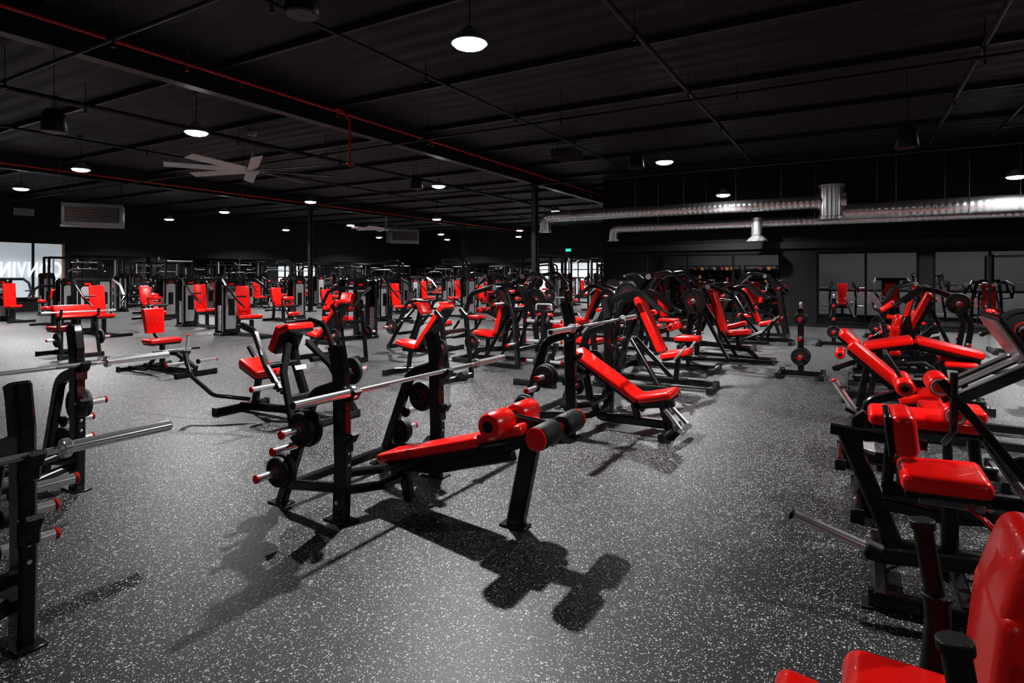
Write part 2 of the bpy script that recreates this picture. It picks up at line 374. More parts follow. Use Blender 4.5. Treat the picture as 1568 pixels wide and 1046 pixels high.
def m_legcurl2():   # seated leg curl; user faces +y, stacked thigh rollers on +x side
    b=B(); cross(b,-.35,.36); cross(b,.6,.38); b.tube([(0,-.35,.05),(0,.6,.05)],.08,.06)
    b.tube([(0,-.1,.05),(0,-.1,.54)],.09,.07); b.tube([(0,.3,.05),(0,.25,.55)],.08,.06); b.tube([(0,-.3,.53),(0,.35,.53)],.06,.06)
    b.pad((0,-.0,.6),(.36,.58,.085),(0,0,0),taper=(1,.9),r=.036)
    b.tube([(0,-.32,.1),(0,-.36,.55),(0,-.3,.6)],.06,.05,fil=.1)
    b.rod([(.15,.1,.5),(.36,.12,.62),(.38,.12,.95)],.02,FR,fil=.06)
    for y,z in((.06,.86),(.13,.70)):
        b.roller((.05,y,z),(.34,y,z),.06); b.cyl((.33,y,z),(.352,y,z),.045,CHR); b.cyl((.35,y,z),(.356,y,z),.03,RED)
    b.tube([(.2,.06,.86),(.2,.13,.70)],.04,.03); b.tube([(.36,.06,.9),(.38,.5,.3)],.05,.04)
    b.rod([(-.2,-.2,.5),(-.3,-.3,.5),(-.3,-.42,.56)],.018,RUB,fil=.04); b.rod([(.2,-.2,.5),(.3,-.3,.5),(.3,-.42,.56)],.018,RUB,fil=.04)
    b.tube([(.36,.6,.05),(.34,.4,.5)],.06,.05); b.tube([(-.38,.6,.05),(-.2,.3,.55)],.06,.05)
    return b
def m_shoulder():   # user faces +y, padded grips each side of seat
    b=B(); cross(b,-.6,.42); cross(b,.45,.34); b.tube([(0,-.6,.05),(0,.45,.05)],.08,.07)
    b.tube([(0,-.02,.05),(0,-.02,.42)],.09,.07); b.pad((0,.06,.47),(.42,.38,.1),(4,0,0),taper=(1,.85),r=.045)
    b.pad((0,-.06,.65),(.33,.38,.11),(96,0,0),taper=(.95,1),r=.045); b.pad((0,-.09,.87),(.31,.2,.1),(106,0,0),taper=(1,.85),r=.045)
    b.tube([(0,-.45,.05),(0,-.26,.5),(0,-.2,.94)],.09,.07,fil=.2); b.box((0,-.16,.76),(.1,.07,.3),mat=FR)
    for s in(-1,1):
        b.tube([(s*.42,-.6,.05),(s*.4,-.55,.4)],.07,.06)
        b.tube([(s*.4,-.55,.4),(s*.36,.0,.32),(s*.3,.08,.4)],.06,.05,fil=.1)
        b.rod([(s*.3,.06,.34),(s*.3,.03,.6),(s*.3,.065,.83)],.024,RUB,fil=.2,seg=16)
        b.rod([(s*.3,.045,.4),(s*.3,.03,.58),(s*.3,.034,.64)],.03,RUB,fil=.2,seg=16); b.cyl((s*.3,.034,.64),(s*.3,.034,.655),.036,RUB)
        b.cyl((s*.3,.063,.82),(s*.3,.066,.845),.03,RUB)
        b.peg((s*.42,-.5,.5),(s,0,0),.2,[])
    b.tube([(-.4,-.55,.4),(.4,-.55,.4)],.07,.06)
    b.tube([(0,.25,.05),(0,.33,.36)],.05,.05); b.pad((0,.34,.42),(.22,.13,.08),(8,0,0),r=.036)
    return b
def m_calf():
    b=B(); cross(b,-.5,.3); cross(b,.5,.3); b.tube([(0,-.5,.05),(0,.5,.05)],.08,.06)
    b.tube([(0,-.2,.05),(0,-.2,.42)],.07,.06); b.pad((0,-.22,.48),(.34,.4,.08)); b.tube([(0,.45,.05),(0,.3,.5),(0,-.0,.62)],.07,.06,fil=.1)
    for s in(-1,1): b.roller((s*.04,.08,.66),(s*.26,.08,.66),.065)
    b.cyl((-.22,.08,.66),(.22,.08,.66),.014); b.rod([(-.1,.1,.72),(-.1,.2,.9),(.1,.2,.9),(.1,.1,.72)],.016,RUB,fil=.05)
    b.peg((0,.4,.4),(0,.5,.8),.28,[]); b.box((0,.34,.16),(.5,.14,.03),(12,0,0),mat=GRY)
    return b
# ------------------------------------------------------------ selectorised
def arch(w,h,r=.12,n=6):
    P=[(-w/2,0),(w/2,0)]
    for k in range(n+1):
        a=k/n*math.pi/2; P.append((w/2-r+r*math.cos(a),h-r+r*math.sin(a)))
    for k in range(n+1):
        a=math.pi/2+k/n*math.pi/2; P.append((-w/2+r+r*math.cos(a),h-r+r*math.sin(a)))
    return P
def tower(b,x,y,w=.5,d=.26,h=1.42):
    T=M.Translation((x,y,.03))
    for s in(-1,1):
        b.prism(arch(w,h-.03),s*d/2-.02,s*d/2+.02,FR,T)
        b.prism(arch(w*.62,h-.36,.08),s*(d/2+.019),s*(d/2+.027),GRY,M.Translation((x,y,.16)))
        b.prism(arch(w*.34,.42,.03),s*(d/2+.027),s*(d/2+.031),FR,M.Translation((x,y,.5)))
        b.box((x,y+s*(d/2+.028),h-.14),(w*.3,.006,.05),mat=DRD)
    for k in range(14): b.box((x,y,.14+k*.045),(w*.86,d*.7,.038),mat=STK,r=.003)
    for s in(-1,1):
        b.cyl((x+s*w*.2,y,.1),(x+s*w*.2,y,h-.1),.012,CHR,8); b.tube([(x+s*w*.44,y-d/2,.2),(x+s*w*.44,y-d/2,h-.15)],.04,.04)
        b.tube([(x+s*w*.47,y+d/2,.1),(x+s*w*.47,y+d/2,h-.15)],.02,.05,mat=GRY)
    b.box((x,y,h-.06),(w*.7,d,.05)); b.box((x,y,.035),(w+.06,d+.08,.07),r=.01)
def m_selpress():
    b=B(); tower(b,0,-.95); b.tube([(0,-.9,.05),(0,.6,.05)],.08,.08); cross(b,.6,.35)
    b.tube([(0,-.55,.05),(0,-.45,.9),(0,-.5,1.4)],.1,.08,fil=.3); b.pad((0,-.32,.88),(.34,.74,.09),(97,0,0))
    b.tube([(0,0,.05),(0,0,.42)],.09,.08); b.pad((0,0,.5),(.42,.42,.09),(4,0,0),taper=(1,.8))
    b.tube([(-.42,-.5,1.38),(.42,-.5,1.38)],.08,.07)
    for s in(-1,1):
        b.tube([(s*.42,-.5,1.4),(s*.5,-.25,1.25),(s*.46,.05,.95),(s*.36,.12,.8)],.07,.045,fil=.15)
        b.rod([(s*.46,.08,1.0),(s*.26,.14,1.0)],.02,RUB); b.rod([(s*.36,.12,.82),(s*.34,.22,.72)],.02,RUB)
    return b
def m_selleg():
    b=B(); tower(b,-.62,-.1); b.tube([(-.62,-.0,.05),(0,-.0,.05)],.08,.08); b.tube([(0,-.6,.05),(0,.6,.05)],.08,.08); cross(b,.6,.3); cross(b,-.6,.3)
    b.tube([(0,-.5,.05),(0,-.42,.85)],.09,.07); b.pad((0,-.34,.82),(.36,.56,.1),(102,0,0)); b.tube([(0,0,.05),(0,0,.46)],.1,.08)
    b.pad((0,.02,.53),(.44,.5,.1),(5,0,0)); b.cyl((-.4,.28,.5),(.3,.28,.5),.04,FR); b.tube([(.2,.28,.5),(.22,.5,.26)],.06,.04)
    b.roller((-.22,.5,.26),(.22,.5,.26),.06); b.roller((-.2,.22,.75),(.2,.22,.75),.06); b.tube([(.24,.28,.5),(.24,.22,.76)],.05,.03)
    for s in(-1,1): b.rod([(s*.22,-.15,.48),(s*.3,-.12,.62),(s*.3,.02,.62)],.02,RUB,fil=.04)
    return b
def m_selab():
    b=B(); tower(b,0,.85); b.tube([(0,.8,.05),(0,-.6,.05)],.08,.08); cross(b,-.6,.35); b.tube([(0,-.05,.05),(0,-.05,.46)],.1,.08)
    b.pad((0,-.1,.53),(.42,.44,.1)); b.pad((0,.25,.95),(.34,.3,.12),(70,0,0)); b.tube([(0,.6,.05),(0,.5,1.0),(0,.3,1.0)],.09,.07,fil=.1)
    b.tube([(-.5,.5,1.2),(.5,.5,1.2)],.08,.06); b.tube([(0,.55,.9),(0,.5,1.2)],.09,.07)
    for s in(-1,1):
        b.tube([(s*.5,.5,1.22),(s*.56,.2,1.1),(s*.5,-.05,.8)],.07,.045,fil=.15); b.rod([(s*.5,-.03,.84),(s*.3,-.1,.84)],.02,RUB)
        b.pad((s*.3,.0,.75),(.12,.3,.09),(0,0,0),r=.03)
    return b
def m_lat():
    b=B(); tower(b,0,.7,h=1.5); b.tube([(0,.65,.05),(0,-.7,.05)],.08,.08); cross(b,-.7,.35)
    b.tube([(0,.5,.05),(0,.5,1.98),(0,.3,2.13),(0,-.45,2.08)],.11,.08,fil=.25); b.tube([(0,.75,1.4),(0,.7,1.95),(0,.45,2.05)],.07,.06,fil=.1)
    b.pad((0,-.25,.5),(.4,.4,.09)); b.tube([(0,-.25,.05),(0,-.25,.45)],.08,.08)
    for s in(-1,1): b.roller((s*.04,.05,.68),(s*.26,.05,.68),.065)
    b.tube([(0,.5,.5),(0,.05,.68)],.06,.05); b.cyl((0,-.4,2.06),(0,-.4,1.75),.004,RUB,6)
    b.rod([(-.6,-.4,1.64),(-.45,-.4,1.74),(.45,-.4,1.74),(.6,-.4,1.64)],.014,CHR,fil=.05); b.cyl((-.03,-.42,2.04),(.03,-.42,2.04),.06,RUB)
    return b
def m_cable():
    b=B()
    for s in(-1,1):
        tower(b,s*1.3,0,w=.42,h=1.6)
        for q in(-.2,.2): b.tube([(s*1.3,q,.03),(s*1.3,q,2.2)],.08,.06)
        b.tube([(s*1.3,-.5,.04),(s*1.3,.5,.04)],.08,.08); b.cyl((s*1.08,0,.1),(s*1.08,0,2.16),.03,CHR)
        b.box((s*1.08,0,1.4),(.1,.1,.16),r=.02,seg=2); b.rod([(s*1.05,0,1.4),(s*.98,0,1.3),(s*.98,0,1.2)],.01,CHR); b.cyl((s*.98,-.06,1.18),(s*.98,.06,1.18),.016,RUB)
    for q in(-.2,.2): b.tube([(-1.3,q,2.18),(1.3,q,2.18)],.08,.06)
    b.rod([(-.4,-.2,2.15),(-.4,-.4,2.02),(.4,-.4,2.02),(.4,-.2,2.15)],.02,CHR,fil=.05)
    return b
def m_power():
    b=B()
    for s in(-1,1):
        for q in(-.55,.55): b.tube([(s*.6,q,0),(s*.6,q,2.15)],.075,.075); b.box((s*.6,q,.006),(.14,.14,.012))
        b.tube([(s*.6,-.6,2.13),(s*.6,.6,2.13)],.075,.07); b.tube([(s*.6,-.55,.1),(s*.6,.55,.1)],.075,.07); b.cyl((s*.55,-.55,.7),(s*.55,.55,.7),.025,CHR)
        b.box((s*.6,-.62,1.2),(.05,.1,.1),mat=DRD,r=.01)
        for z in(.4,.8,1.2): b.peg((s*.64,.55,z),(s,0,0),.2,[(.225,.05)] if z<1 else [(.17,.04)])
    b.tube([(-.6,.55,2.13),(.6,.55,2.13)],.075,.07); b.rod([(-.6,-.55,2.13),(.6,-.55,2.13)],.022,CHR); b.tube([(-.6,.55,.1),(.6,.55,.1)],.075,.07)
    b.cyl((-1.1,-.65,1.26),(1.1,-.65,1.26),.018)
    for s in(-1,1): b.cyl((s*.68,-.65,1.26),(s*1.1,-.65,1.26),.028); b.plate((s*.73,-.65,1.26),(1,0,0),.225,.05)
    return b
def m_tree():
    b=B(); cross(b,-.28,.3); cross(b,.28,.3); b.tube([(0,-.28,.05),(0,.28,.05)],.07,.06); b.tube([(0,0,.05),(0,0,1.0)],.08,.08)
    b.rod([(-.12,0,1.0),(-.12,0,1.1),(.12,0,1.1),(.12,0,1.0)],.014,CHR,fil=.03); b.box((0,0,1.0),(.28,.07,.04))
    for i,z in enumerate((.3,.58,.86)):
        for s in(-1,1): b.peg((s*.04,0,z),(s,0,0),.22,[(.13-.02*i,.035)] if (i+s)%2 else [])
    return b
def m_dumb():
    b=B()
    for s in(-1,1): b.tube([(s*1.1,-.3,.04),(s*1.1,.3,.04)],.08,.06); b.tube([(s*1.1,.25,.05),(s*1.1,.0,1.0)],.08,.06)
    for z,y in((.35,.12),(.65,.05),(.95,-.02)):
        b.box((0,y-.08,z),(2.2,.3,.02),(18,0,0),mat=FR)
        for k in range(8):
            x=-.96+k*.275
            b.cyl((x,y-.2,z+.07),(x,y+.02,z+.12),.014,CHR,8)
            b.cyl((x,y-.24,z+.06),(x,y-.14,z+.085),.062,RUB,12); b.cyl((x,y-.01,z+.115),(x,y+.09,z+.14),.062,RUB,12)
            b.cyl((x,y-.245,z+.059),(x,y-.24,z+.06),.04,CHR,12)
    return b

builders=dict(olympic_decline_bench=m_decline,olympic_incline_bench=m_incline,barbell_squat_stand=m_squat,barbell_rack_with_plates=m_squat2,barbell=m_barbell,
 preacher_curl_bench=m_preacher,adjustable_weight_bench=m_adj,plate_loaded_chest_press=m_plpress,plate_loaded_incline_press=m_incpress,plate_loaded_high_row=m_pull,
 plate_loaded_row_machine=m_row,t_bar_row_machine=m_tbar,leg_press_machine=m_legpress,lying_leg_curl_machine=m_legcurl,leg_extension_machine=m_legext,seated_leg_curl_machine=m_legcurl2,
 plate_loaded_shoulder_press=m_shoulder,seated_calf_raise_machine=m_calf,weight_stack_chest_press=m_selpress,weight_stack_leg_extension=m_selleg,
 weight_stack_ab_crunch_machine=m_selab,lat_pulldown_machine=m_lat,cable_crossover_machine=m_cable,power_rack=m_power,weight_plate_tree=m_tree,dumbbell_rack=m_dumb)
MESH={k:f().mesh(k) for k,f in builders.items()}
def put(k,x,y,rot=0,z=0,sc=1):
    o=link(bpy.data.objects.new(k,MESH[k])); o.location=(x,y,z); o.rotation_euler=(0,0,R(rot)); o.scale=(sc,)*3; return o

# hero area ---------------------------------------------------------------
put('olympic_decline_bench',-2.72,3.05); put('barbell',-2.62,3.24,0,.795)
put('olympic_incline_bench',-2.3,5.5); put('barbell',-2.2,5.5,0,1.025)
put('barbell_squat_stand',-2.93,.54,0); put('barbell',-2.83,.5,0,.785)
put('barbell_rack_with_plates',-4.72,1.52,0); put('barbell',-4.62,1.5,0,.885)
put('plate_loaded_row_machine',-5.2,4.15,-90)
put('adjustable_weight_bench',-5.5,6.9,90)
put('t_bar_row_machine',-9.3,5.2,-90)
put('preacher_curl_bench',-12.7,5.3,-90)
put('plate_loaded_incline_press',-2.2,7.9,-88); put('plate_loaded_high_row',-2.5,9.5,90); put('plate_loaded_chest_press',-1.9,10.95,-92)
put('plate_loaded_row_machine',-2.5,12.5,90); put('plate_loaded_incline_press',-1.8,14.1,-90); put('plate_loaded_high_row',-2.2,15.7,-90)
put('weight_plate_tree',-.7,9.7,90); put('weight_plate_tree',-.4,14.3,90); put('weight_plate_tree',-3.75,7.3,0)
put('seated_calf_raise_machine',-3.85,8.6,90); put('weight_plate_tree',-3.7,10.1,90); put('preacher_curl_bench',-3.75,11.3,90); put('seated_calf_raise_machine',-3.9,13.4,90)
for i,y in enumerate((8.6,10.6,12.6,14.6,16.6)): put(['plate_loaded_chest_press','plate_loaded_high_row','plate_loaded_incline_press'][i%3],-5.4,y,90)
for i,y in enumerate((9.6,11.8,14.0)): put(['plate_loaded_row_machine','plate_loaded_high_row','seated_calf_raise_machine'][i%3],-7.7,y,-90 if i%2 else 90)
put('adjustable_weight_bench',-8.0,7.3,90)
# right column
put('plate_loaded_shoulder_press',.22,1.62,90)
put('leg_extension_machine',.4,3.6,-90)
put('seated_leg_curl_machine',.36,4.5,-90)
put('seated_calf_raise_machine',.4,5.5,90)
put('leg_press_machine',.95,6.8,-90)
put('lying_leg_curl_machine',.5,8.3,90); put('plate_loaded_shoulder_press',.4,9.6,90); put('seated_calf_raise_machine',.5,10.8,90)
put('plate_loaded_incline_press',.7,12.2,90); put('leg_press_machine',2.9,9.3,-90); put('leg_press_machine',3.3,12.2,-90); put('leg_extension_machine',.8,13.8,90)
put('preacher_curl_bench',.8,15.2,90); put('plate_loaded_chest_press',.9,16.8,90); put('lying_leg_curl_machine',2.9,14.6,90)
# selectorised rows
def row(x,ys,ks,rot):
    for i,y in enumerate(ys): put(ks[i%len(ks)],x+random.uniform(-.1,.1),y,rot)
S=['weight_stack_leg_extension','weight_stack_chest_press','weight_stack_ab_crunch_machine','lat_pulldown_machine']
put('weight_stack_chest_press',-12.75,9.2,-90); put('weight_stack_leg_extension',-13.0,12.1,-90); put('weight_stack_chest_press',-12.6,14.6,-90)
put('weight_stack_ab_crunch_machine',-10.2,9.6,0)
row(-12.5,[17.2,19.6,22,24.4,27,29.6,32],[S[3],S[0],S[1]],-90)
row(-16.2,[7.5,10.2,12.9,15.4,18,20.6,23.2,26,28.6,31.4],[S[1],S[1],S[0],S[2],S[3]],-90)
row(-20.6,[8.2,11,13.7,16.4,19,21.6,24.4,27,30,32.6],[S[2],S[0],S[1],S[3]],-90)
row(-23.6,[8.3,10.6,12.6,15,17.6,20.2,22.8,25.6,28.4,31],[S[1],S[3],S[0],S[2]],-90)
row(-26.4,[11.6,15,18.3,22.1,26,30],['cable_crossover_machine','power_rack'],90)
row(-28.9,[13,15.6,18.2,20.8,23.4,26,28.6,31.2],['dumbbell_rack'],90)
row(-9.6,[18.7,21.9,25.1,31],['power_rack','cable_crossover_machine'],-90)
for x in(-12.5,-21,-24): put('cable_crossover_machine' if x%2>1 else 'power_rack',x,34.4,0)

# ---------------------------------------------------------------- room
H=4.8
def boxobj(name,lo,hi,mat,bev=0):
    b=B(); c=[(lo[i]+hi[i])/2 for i in range(3)]; s=[hi[i]-lo[i] for i in range(3)]
    b.box((0,0,0),s,r=bev,mat=0); o=link(bpy.data.objects.new(name,b.mesh(name,[mat]))); o.location=c; return o
m,nt,bs=newmat('speckled_rubber_floor'); N=nt.nodes.new; L=nt.links.new
tc=N('ShaderNodeTexCoord'); mp=N('ShaderNodeMapping'); L(tc.outputs['Object'],mp.inputs['Vector'])
def specks(scale,thr,size):
    vo=N('ShaderNodeTexVoronoi'); vo.inputs['Scale'].default_value=scale; L(mp.outputs['Vector'],vo.inputs['Vector'])
    sp=N('ShaderNodeSeparateColor'); L(vo.outputs['Color'],sp.inputs['Color'])
    g=N('ShaderNodeMath'); g.operation='GREATER_THAN'; g.inputs[1].default_value=thr; L(sp.outputs['Red'],g.inputs[0])
    l=N('ShaderNodeMath'); l.operation='MULTIPLY'; L(sp.outputs['Green'],l.inputs[0]); l.inputs[1].default_value=size
    c=N('ShaderNodeMath'); c.operation='LESS_THAN'; L(vo.outputs['Distance'],c.inputs[0]); L(l.outputs[0],c.inputs[1])
    mu=N('ShaderNodeMath'); mu.operation='MULTIPLY'; L(g.outputs[0],mu.inputs[0]); L(c.outputs[0],mu.inputs[1]); return mu
a=specks(85,.72,.45); b2=specks(180,.68,.6)
mx=N('ShaderNodeMath'); mx.operation='MAXIMUM'; L(a.outputs[0],mx.inputs[0]); L(b2.outputs[0],mx.inputs[1])
no=N('ShaderNodeTexNoise'); no.inputs['Scale'].default_value=.7; no.inputs['Detail'].default_value=4; L(mp.outputs['Vector'],no.inputs['Vector'])
cr=N('ShaderNodeMixRGB'); cr.inputs[1].default_value=(.019,.019,.0195,1); cr.inputs[2].default_value=(.029,.029,.0295,1); L(no.outputs['Fac'],cr.inputs[0])
mc=N('ShaderNodeMixRGB'); L(mx.outputs[0],mc.inputs[0]); L(cr.outputs[0],mc.inputs[1]); mc.inputs[2].default_value=(.55,.55,.55,1)
L(mc.outputs[0],bs.inputs['Base Color']); bs.inputs['Roughness'].default_value=.47; bs.inputs['Specular IOR Level'].default_value=.42
n2=N('ShaderNodeTexNoise'); n2.inputs['Scale'].default_value=180; L(mp.outputs['Vector'],n2.inputs['Vector'])
bp=N('ShaderNodeBump'); bp.inputs['Strength'].default_value=.25; bp.inputs['Distance'].default_value=.004; L(n2.outputs['Fac'],bp.inputs['Height']); L(bp.outputs['Normal'],bs.inputs['Normal'])
floorm=m
boxobj('floor',(-30.2,-8.2,-.2),(6.2,36.2,0),floorm)
wallm=simple('black_wall_paint',(.011,.011,.0115),.6,0,.3)
wall2=simple('charcoal_wall_paint',(.022,.022,.023),.6,0,.3)
m,nt,bs=newmat('black_metal_deck'); N=nt.nodes.new; L=nt.links.new
tc=N('ShaderNodeTexCoord'); w=N('ShaderNodeTexWave'); w.bands_direction='Y'; w.inputs['Scale'].default_value=.8; w.inputs['Distortion'].default_value=0.0
L(tc.outputs['Object'],w.inputs['Vector']); bp=N('ShaderNodeBump'); bp.inputs['Distance'].default_value=.05; bp.inputs['Strength'].default_value=.6
L(w.outputs['Fac'],bp.inputs['Height']); L(bp.outputs['Normal'],bs.inputs['Normal'])
bs.inputs['Base Color'].default_value=(.019,.019,.0195,1); bs.inputs['Roughness'].default_value=.6; bs.inputs['Specular IOR Level'].default_value=.3
boxobj('ceiling',(-30.2,-8.2,H),(6.2,36.2,H+.2),m)
boxobj('wall_left',(-30.2,-8,0),(-30,36,H),wallm); boxobj('wall_back',(-30,36,0),(-7.6,36.2,H),wallm)
boxobj('wall_jog',(-7.6,19.5,0),(-7.4,36,H),wallm); boxobj('wall_right',(6,-8,0),(6.2,26.2,H),wallm); boxobj('wall_rear',(-30,-8.2,0),(6,-8,H),wallm)
WZ0,WZ1=.1,2.18
b=B()
for x0,x1,z0,z1 in((-7.6,6,WZ1,H),(-7.6,6,0,WZ0),(-7.6,-6.1,WZ0,WZ1),(-1.94,-.98,WZ0,WZ1),(1.49,1.79,WZ0,WZ1),(5.6,6,WZ0,WZ1)):
    b.box(((x0+x1)/2,19.4,(z0+z1)/2),(x1-x0,.2,z1-z0),r=0)
link(bpy.data.objects.new('wall_front_windows',b.mesh('wall_front_windows',[wallm])))
# adjoining studio seen through the glass
wall3=simple('grey_studio_wall',(.07,.073,.078),.7)
boxobj('wall_studio',(-7.4,26,0),(6,26.2,3.0),wall3); boxobj('ceiling_studio',(-7.4,19.5,3.0),(6,26.2,3.1),wall2); boxobj('floor_studio',(-7.4,19.5,-.02),(6,26.2,.0),floorm)
boxobj('baseboard_studio',(-7.3,25.96,0),(5.9,26,.9),simple('light_grey_wainscot',(.2,.2,.21),.6)); boxobj('trim_2',(-7.3,25.95,.9),(5.9,26,.97),framem:=simple('black_aluminium',(.01,.01,.01),.35,.5))
def shelf(x,y):
    b=B(); random.seed(9)
    for sx in(-1.2,0,1.2): b.tube([(sx,0,0),(sx,0,1.9)],.05,.35,N=(0,1,0))
    for z in(.2,.7,1.2,1.7,1.9): b.box((0,0,z),(2.45,.36,.03),mat=0)
    for z in(.22,.72,1.22,1.72):
        xx=-1.12
        while xx<1.1:
            wd=random.uniform(.06,.16); hh=random.uniform(.1,.3) if z<1.6 else .15
            if abs(xx+wd/2)>.12 and random.random()<.6: b.box((xx+wd/2,-.03,z+hh/2),(wd*.85,.2,hh),mat=random.choice([1,2,3,0,2,0]),r=.01)
            xx+=wd+.05
    o=link(bpy.data.objects.new('display_shelf',b.mesh('display_shelf',[MAT[0],simple('maroon_carton',(.3,.02,.012),.6),simple('tan_carton',(.4,.18,.06),.6),simple('grey_carton',(.35,.35,.35),.6)]))); o.location=(x,y,0)
shelf(-5.3,25.6); shelf(-2.7,25.6)
dlm=emis('downlight_lens',(1,.97,.92),20)
for x in(-5.2,-3.6,-1.9,.2,2.0,3.8,5.2):
    for yy in(21,24.2):
        b=B(); b.cyl((0,0,-.03),(0,0,0),.14,0,20); b.cyl((0,0,-.034),(0,0,-.03),.12,1,20)
        o=link(bpy.data.objects.new('recessed_downlight',b.mesh('recessed_downlight',[wall3,dlm]))); o.location=(x,yy,2.998)
        if yy==24.2: l=bpy.data.lights.new('downlight','AREA'); l.shape='DISK'; l.size=.22; l.energy=34; lo=link(bpy.data.objects.new('downlight',l)); lo.parent=o; lo.location=(0,0,-.05)
for k,x,y,r_ in (('plate_loaded_chest_press',3.4,21.8,180),('power_rack',4.3,24.0,0),('weight_stack_chest_press',1.0,22.2,180),('plate_loaded_incline_press',-.4,23.5,180),('weight_stack_chest_press',-3.2,22.6,180),('plate_loaded_chest_press',-5,22.6,180),('plate_loaded_high_row',2.1,24.2,180)): put(k,x,y,r_)
mir=simple('mirror_glass',(.88,.88,.88),.015,1)
for i in range(12):
    y0=12.6+i*1.94; boxobj('wall_mirror',(-29.99,y0,.12),(-29.96,y0+1.92,2.42),mir)
for i in range(5):
    x0=-29.9+i*2.1; boxobj('wall_mirror',(x0,35.96,.12),(x0+2.08,35.99,2.42),mir)
glass,nt,bs=newmat('window_glass'); out=nt.nodes['Material Output']; nt.nodes.remove(bs)
g=nt.nodes.new('ShaderNodeBsdfGlossy'); g.inputs['Roughness'].default_value=.01; t=nt.nodes.new('ShaderNodeBsdfTransparent'); t.inputs[0].default_value=(.75,.77,.78,1)
fz=nt.nodes.new('ShaderNodeFresnel'); fz.inputs[0].default_value=1.9; mxs=nt.nodes.new('ShaderNodeMixShader')
nt.links.new(fz.outputs[0],mxs.inputs[0]); nt.links.new(t.outputs[0],mxs.inputs[1]); nt.links.new(g.outputs[0],mxs.inputs[2]); nt.links.new(mxs.outputs[0],out.inputs[0])
def window(n,x0,x1,muls,z0=WZ0,z1=WZ1,y=19.35,gm=None,rail=None):
    b=B(); b.v+=[(x0,y,z0),(x1,y,z0),(x1,y,z1),(x0,y,z1)]; b.f.append([0,1,2,3]); b.m.append(1)
    for x in [x0+.03,x1-.03]+muls: b.box((x,y,(z0+z1)/2),(.06,.08,z1-z0),mat=0)
    for z in [z0+.03,z1-.03]+([rail] if rail else []): b.box(((x0+x1)/2,y,z),(x1-x0,.07,.05),mat=0)
    link(bpy.data.objects.new(n,b.mesh(n,[framem,gm or glass])))
window('window_1',-6.1,-1.94,[-4.7,-3.3]); window('window_2',-.98,1.49,[.25]); window('window_3',1.79,5.6,[3.0,4.3])
window('window_4',-19.2,-13.9,[-18.1,-17.0,-15.9,-14.9],.2,2.4,35.93,emis('dim_daylight_glass',(.6,.65,.68),.6),1.9)
boxobj('trim_1',(-7.5,19.2,2.3),(5.9,19.3,2.5),wall2)
b=B(); lit=emis('frosted_daylight_glass',(.42,.47,.50),.62); wood=simple('wood_frame',(.35,.16,.06),.5)
b.box((-29.97,11.1,1.72),(.02,2.4,2.3),mat=1,r=0)
for y in(9.95,11.2,12.3): b.box((-29.93,y,1.72),(.08,.08,2.4),mat=0 if y<12 else 2)
for z in(.55,2.9): b.box((-29.93,11.1,z),(.08,2.4,.08),mat=0)
link(bpy.data.objects.new('window_5',b.mesh('window_5',[framem,lit,wood])))
tcv=bpy.data.curves.new('window_lettering','FONT'); tcv.body='CONVIN'; tcv.size=.5; tcv.extrude=.004; tcv.align_x='CENTER'; tcv.space_character=1.15
to=link(bpy.data.objects.new('window_lettering',tcv)); to.location=(-29.88,11.15,1.45); to.rotation_euler=(R(90),0,R(90)); to.scale=(-1,1.8,1)
tcv.materials.append(emis('white_lettering',(1,1,1),1.2))

# structure -----------------------------------------------------------------
steel=simple('black_steel',(.011,.011,.012),.42); redp=simple('red_sprinkler_pipe',(.5,.01,.012),.4); galv,nt,bs=newmat('galvanised_spiral_duct')
bs.inputs['Base Color'].default_value=(.78,.78,.79,1); bs.inputs['Metallic'].default_value=.8; bs.inputs['Roughness'].default_value=.26
N=nt.nodes.new;L=nt.links.new; tc=N('ShaderNodeTexCoord'); w=N('ShaderNodeTexWave'); w.bands_direction='X'; w.inputs['Scale'].default_value=2.2
mp=N('ShaderNodeMapping'); mp.inputs['Rotation'].default_value=(0,0,R(12)); L(tc.outputs['Object'],mp.inputs['Vector']); L(mp.outputs['Vector'],w.inputs['Vector'])
bp=N('ShaderNodeBump'); bp.inputs['Distance'].default_value=.02; bp.inputs['Strength'].default_value=.5; L(w.outputs['Fac'],bp.inputs['Height']); L(bp.outputs['Normal'],bs.inputs['Normal'])
def ibeam(name,x,y0,y1,ztop,d=.45,wd=.2):
    b=B(); yc=(y0+y1)/2; l=y1-y0
    b.box((x,yc,ztop-.01),(wd,l,.02)); b.box((x,yc,ztop-d+.01),(wd,l,.02)); b.box((x,yc,ztop-d/2),(.02,l,d))
    return link(bpy.data.objects.new(name,b.mesh(name,[steel])))
for x in(-8.7,-19.6): ibeam('ceiling_girder',x,-7.98,35.9,H)
b=B(); b.box((0,0,2.17),(.16,.16,4.34),r=.01); b.box((0,0,.02),(.36,.36,.04)); b.box((0,0,4.33),(.3,.3,.03)); b.cyl((.11,0,0.1),(.11,0,4.3),.02,0)
colm=b.mesh('steel_column',[steel])
for x,y in((-8.7,16.3),(-19.6,16.9),(-8.7,28),(-19.6,28),(-8.7,-4)):
    o=link(bpy.data.objects.new('steel_column',colm)); o.location=(x,y,0)
y=-6.4
while y<35.5:
    xr=5.9 if y<19 else -7.7
    b=B(); b.box(((xr-29.9)/2,0,0),(xr+29.9,.06,.10)); o=link(bpy.data.objects.new('ceiling_joist',b.mesh('ceiling_joist',[steel]))); o.location=(0,y,H-.05); y+=2.4
